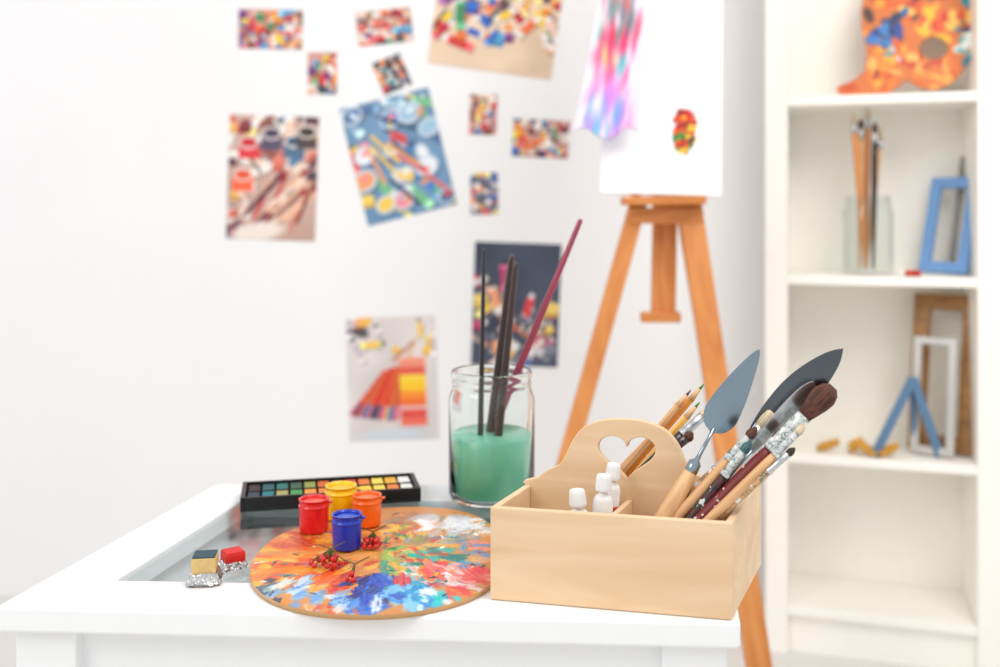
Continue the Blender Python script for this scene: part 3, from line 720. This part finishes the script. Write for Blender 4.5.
photo(392, 74, 30, 34, -22, (70, 80, 98), DK, 5, 'all', 'tiny tilted dark photo print')
photo(398, 157, 91, 120, -14, (112, 150, 184), [(244, 140, 156), (246, 204, 90), (120, 190, 140), (70, 134, 200), (236, 240, 246), (216, 70, 70), (80, 116, 156), (160, 196, 220), (240, 160, 100)], 6, 'cups', 'large tilted photo print of paint cups on blue')
photo(272, 178, 88, 124, 2, (206, 170, 156), WARM, 7, 'brushes', 'large portrait photo print of brushes and paint pots')
photo(483, 115, 27, 40, 1, (206, 140, 140), WARM, 8, 'all', 'tiny portrait photo print in pink tones')
photo(540, 139, 55, 37, 3, (196, 146, 130), BRIGHT+WARM, 9, 'all', 'small landscape photo print of paint tubes')
photo(484, 194, 27, 41, -1, (110, 118, 136), DK2, 10, 'all', 'tiny portrait photo print on grey')
photo(516, 305, 86, 122, 2, (70, 78, 98), DK2, 12, 'low', 'large dark slate photo print of scattered colours')
photo(392, 379, 88, 122, -2, (220, 212, 210), [(240, 160, 110), (244, 184, 80), (250, 200, 90), (120, 110, 110), (200, 190, 200), (90, 84, 88)], 13, 'pots', 'large portrait photo print of brushes beside stacked paint pots')
# ---------------------------------------------------------------- shelf unit
AX, AY = .636, 2.40; SA = math.radians(-17)
SF = Matrix.Translation((AX, AY, 0)) @ Matrix.Rotation(SA, 4, 'Z')
UX, UY = math.cos(SA), math.sin(SA); VX, VY = -math.sin(SA), math.cos(SA)
sh = root('bookcase', SF, 'tall cream open bookcase with art objects on its shelves', 'bookcase')
SWd, SD = .518, .25
boxes('side_panel', [((0, 0, 0), (.052, SD, 2.0))], M_SHELF, sh, SF, .002)
boxes('side_panel', [((SWd-.052, 0, 0), (SWd, SD, 2.0))], M_SHELF, sh, SF, .002)
boxes('back_panel', [((.052, SD-.012, 0), (SWd-.052, SD-.001, 2.0))], M_SHELF, sh, SF)
boxes('top_panel', [((.052, 0, 1.96), (SWd-.052, SD-.012, 2.0))], M_SHELF, sh, SF, .002)
SZ = [1.33, .905, .480, .115]
for z in SZ: boxes('shelf', [((.052, .002, z-.022), (SWd-.052, SD-.012, z))], M_SHELF, sh, SF, .002)
boxes('plinth', [((.052, .02, 0), (SWd-.052, .035, SZ[3]-.022))], M_SHELF, sh, SF, .001)
def SP(px, b, z, rz=0):
    k = (px-500)/1000; a = (k*(AY+b*VY)-AX-b*VX)/(UX-k*UY)
    return SF @ Matrix.Translation((a, b, z+.0008)) @ Matrix.Rotation(rz, 4, 'Z')
# palette on the top shelf
PFm = SP(838, .07, SZ[0]) @ Matrix.Rotation(math.radians(78), 4, 'X')
q_ = .00238
po = [(838, 74), (841, 83), (858, 86), (878, 85), (892, 78), (903, 70), (914, 76), (928, 80), (948, 70), (966, 42), (976, 8), (976, -35), (957, -66), (915, -80), (880, -60), (864, -22), (862, 12), (866, 40), (862, 60), (850, 69)]
ec = np.array(catmull([((x-838)*q_, (86-y)*q_) for x, y in po], 8))
pp = Paint(-.01, .345, -.01, .42, .003, (206, 110, 48)); rn = random.Random(21)
def pb(px, py, n_, sp, cols_, s0=.012, s1=.028):
    for _ in range(n_):
        x = (px-838+rn.gauss(0, sp))*q_; y = (86-py+rn.gauss(0, sp))*q_
        pp.ell(x, y, rn.uniform(s0, s1), rn.uniform(s0*.5, s1*.55), rn.uniform(0, 3), rn.choice(cols_), soft=.35, al=.95)
pb(870, 70, 16, 14, [(200, 76, 26), (226, 120, 40), (150, 54, 26), (240, 160, 50)])
pb(905, 50, 20, 14, [(214, 100, 36), (236, 140, 50), (190, 70, 30), (244, 176, 90)])
pb(900, 0, 24, 20, [(176, 36, 24), (220, 90, 30), (110, 40, 28), (240, 160, 40), (60, 40, 40)])
pb(885, 18, 14, 8, [(24, 66, 150), (50, 120, 190), (20, 40, 80)])
pb(890, 38, 8, 5, [(200, 210, 220), (60, 140, 170), (230, 180, 50)], .008, .016)
pb(925, 10, 14, 10, [(240, 180, 40), (226, 100, 30), (200, 40, 30), (240, 200, 90)])
pb(962, 30, 14, 9, [(30, 110, 150), (235, 236, 230), (40, 60, 90), (90, 170, 180)])
pb(960, 0, 14, 10, [(40, 130, 150), (236, 190, 80), (210, 70, 40), (240, 240, 235)])
pb(945, 62, 12, 10, [(220, 110, 40), (240, 160, 70), (60, 120, 140), (190, 60, 30)])
pb(920, -45, 30, 24, [(176, 36, 24), (220, 90, 30), (30, 90, 150), (240, 160, 40), (60, 40, 40)])
def inpoly(x, y, poly):
    c = False; j = len(poly)-1
    for i in range(len(poly)):
        if (poly[i][1] > y) != (poly[j][1] > y) and x < (poly[j][0]-poly[i][0])*(y-poly[i][1])/(poly[j][1]-poly[i][1])+poly[i][0]: c = not c
        j = i
    return c
hx, hy = (929-838)*q_, (86-37)*q_
mask = np.zeros(pp.X.shape, bool)
for j in range(mask.shape[0]):
    for i in range(mask.shape[1]):
        x, y = pp.X[j, i]+.0015, pp.Y[j, i]+.0015
        mask[j, i] = inpoly(x, y, ec) and ((x-hx)/.031)**2+((y-hy)/.029)**2 > 1
o = gridmesh('painters_palette', pp, attrmat('shelf_palette_paint', .5), None, PFm, mask=mask, thick=.004)
tag(o, 'rounded palette with thumb hole caked in orange and blue paint', 'palette', 'painters palettes')
# jar with brushes
M_THIN = paneglass('thin_glass', (.955, .97, .965, 1), .03)
GF = SP(868, .085, SZ[1]); gj = root('glass_jar', GF, 'clear glass jar of paintbrushes on the shelf', 'jar')
ro = .058
lathe('jar_body', [(.001, 0), (ro*.92, 0), (ro, .006), (ro, .15), (ro*.9, .165), (ro*.88, .185), (ro*.92, .188), (ro*.84, .188), (ro*.82, .168), (ro*.94, .15), (ro*.94, .010), (.001, .007)], M_THIN, gj, GF, 48, close=False)
gc = GF.translation
for i, (px, py, dx, m_) in enumerate([(853, 112, -.012, M_PINE), (861, 118, -.02, M_HWOOD), (868, 108, .0, M_PINE), (875, 122, .006, M_DARKBR), (881, 128, -.004, M_HWOOD)]):
    tp = P(px, py, gc.y+.012*(i % 3-1)); bt = Vector((gc.x+dx, gc.y+.018*(i % 3-1), gc.z+.012))
    F = axisF(bt, tp); L = (tp-bt).length
    o = root('paintbrush', F, 'wooden paintbrush standing in the shelf jar', 'paintbrush', 'paintbrushes in the shelf jar')
    lathe('handle', hprof(L-.05, .003, .0075), m_, o, F, 16)
    lathe('ferrule', [(.0075, L-.0505), (.0065, L-.025)], M_FERR, o, F, 16)
    lathe('bristles', [(.0062, L-.0255), (.007, L-.012), (.001, L)], B_BROWN if i % 2 else B_CREAM, o, F, 16)
def pframe(name, F, w_, h_, bar, t, m_, label, cat='picture frame', grp='picture frames on the shelves'):
    o = prism(name, [[(0, 0), (w_, 0), (w_, h_), (0, h_)], [(bar, bar), (w_-bar, bar), (w_-bar, h_-bar), (bar, h_-bar)]], t, m_, None, F, .002)
    return tag(o, label, cat, grp)
def LF(px, b, z, rz, lean): return SP(px, b, z, math.radians(rz)) @ Matrix.Rotation(math.radians(90-lean), 4, 'X') @ Matrix.Translation((0, .004, 0))
M_BLUE = mat('blue_frame_paint', rgb(116, 160, 214), .5); M_GOLD = wood('gold_brown_frame', rgb(136, 94, 48), rgb(178, 128, 70), (20, 20, 60), .4)
M_WF = mat('silver_frame_paint', rgb(196, 194, 190), .35, .4); M_GF = mat('grey_frame_paint', rgb(150, 148, 146), .5)
pframe('picture_frame', LF(919, .160, SZ[1], -40, 14), .125, .236, .026, .014, M_BLUE, 'pale blue wooden picture frame leaning on the shelf')
pframe('picture_frame', LF(948, .180, SZ[1], -50, 9), .160, .285, .014, .012, M_GF, 'slim grey picture frame standing behind the blue frame')
pframe('picture_frame', LF(908, .130, SZ[2], -20, 10), .150, .375, .038, .022, M_GOLD, 'gilded brown picture frame leaning in the bookcase')
pframe('picture_frame', LF(910, .080, SZ[2], -20, 8), .098, .275, .019, .014, M_WF, 'silver picture frame leaning in front of the gilded frame')
f1 = SP(900, .040, SZ[2]); e0 = f1.translation; be = root('miniature_easel', f1, 'small blue wooden tabletop easel', 'miniature easel')
M_BL2 = mat('slate_blue_paint', rgb(90, 124, 158), .5)
ap = P(913, 378, e0.y+.01)
for px in (874, 940):
    q = P(px, 430, e0.y-.01); q.z = SZ[2]+.004
    beam('leg', q, ap, .020, .008, M_BL2, be, .001)
q = P(912, 430, e0.y+.05); q.z = SZ[2]+.004; q.y = e0.y+.03
beam('rear_leg', q, ap+Vector((0, .010, 0)), .012, .006, M_BL2, be, .001)
M_LEAF = mat('dry_leaf', rgb(224, 166, 70), .7, var=.15)
for i, (px, b_, rz) in enumerate([(828, .035, .3), (856, .05, 1.0), (866, .02, 2.4), (889, .022, .6)]):
    F = SP(px, b_, SZ[2], rz)
    V = []; Fc = []; N = 14
    for j in range(N+1):
        t = j/N; w_ = .018*math.sin(math.pi*t)**.7*(1+.2*math.sin(t*20)); x = (t-.5)*.055
        for s_ in (-1, 0, 1): V.append((x, s_*w_, .002+.016*t*t+.016*abs(s_)))
    for j in range(N):
        for k_ in range(2): Fc.append((j*3+k_, j*3+k_+1, j*3+k_+4, j*3+k_+3))
    o = mk('dried_leaf', V, Fc, M_LEAF, None, F, True); tag(o, 'curled yellow dried leaf on the shelf', 'leaf', 'dried leaves on the shelf')
    s = o.modifiers.new('thickness', 'SOLIDIFY'); s.thickness = .001
for px, c_, nm in ((901, (240, 238, 232), 'white'), (909, (206, 60, 40), 'red'), (917, (190, 50, 40), 'dark red')):
    F = SP(px, .022, SZ[1], .2)
    o = root('paint_cup', F, 'tiny %s paint cup on the shelf' % nm, 'paint cup', 'tiny paint cups')
    lathe('cup', [(.001, 0), (.008, 0), (.0095, .014), (.0085, .014), (.0075, .003), (.001, .003)], mat('cup_'+nm, rgb(*c_), .4), o, F, 20, close=False)
    lathe('paint', [(.0079, .008), (.0083, .0115), (.001, .012)], mat('cup_'+nm, rgb(*c_), .4), o, F, 20)
# ---------------------------------------------------------------- light, world, camera
wd = bpy.data.worlds.new('World'); sc.world = wd; wd.use_nodes = True
bg = wd.node_tree.nodes['Background']; bg.inputs[0].default_value = (.99, .99, 1, 1); bg.inputs[1].default_value = .82
def area(name, loc, tgt, size, en, col=(1, 1, 1)):
    l = bpy.data.lights.new(name, 'AREA'); l.energy = en; l.size = size; l.color = col
    o = bpy.data.objects.new(name, l); COL.objects.link(o); o.location = loc
    o.rotation_euler = (Vector(tgt)-Vector(loc)).to_track_quat('-Z', 'Y').to_euler(); return o
area('window_light', (-2.2, -.4, 2.6), (0, 1.2, .7), 1.4, 32, (1, .99, .97))
area('shelf_fill_light', (1.0, .6, 2.6), (1.0, 2.5, .6), 1.2, 27, (1, .98, .94))  # unseen fill lamp, added overhead to brighten the bookcase and easel side
cd = bpy.data.cameras.new('camera'); cam = bpy.data.objects.new('camera', cd); COL.objects.link(cam)
cam.location = (0, 0, CZ); cam.rotation_euler = (math.pi/2, 0, 0)
cd.sensor_width = 36; cd.lens = 36; cd.shift_y = -(333.5-HY)/1000; cd.clip_start = .05
cd.dof.use_dof = True; cd.dof.focus_distance = 1.03; cd.dof.aperture_fstop = 3.0
sc.camera = cam
sc.view_settings.view_transform = 'Standard'
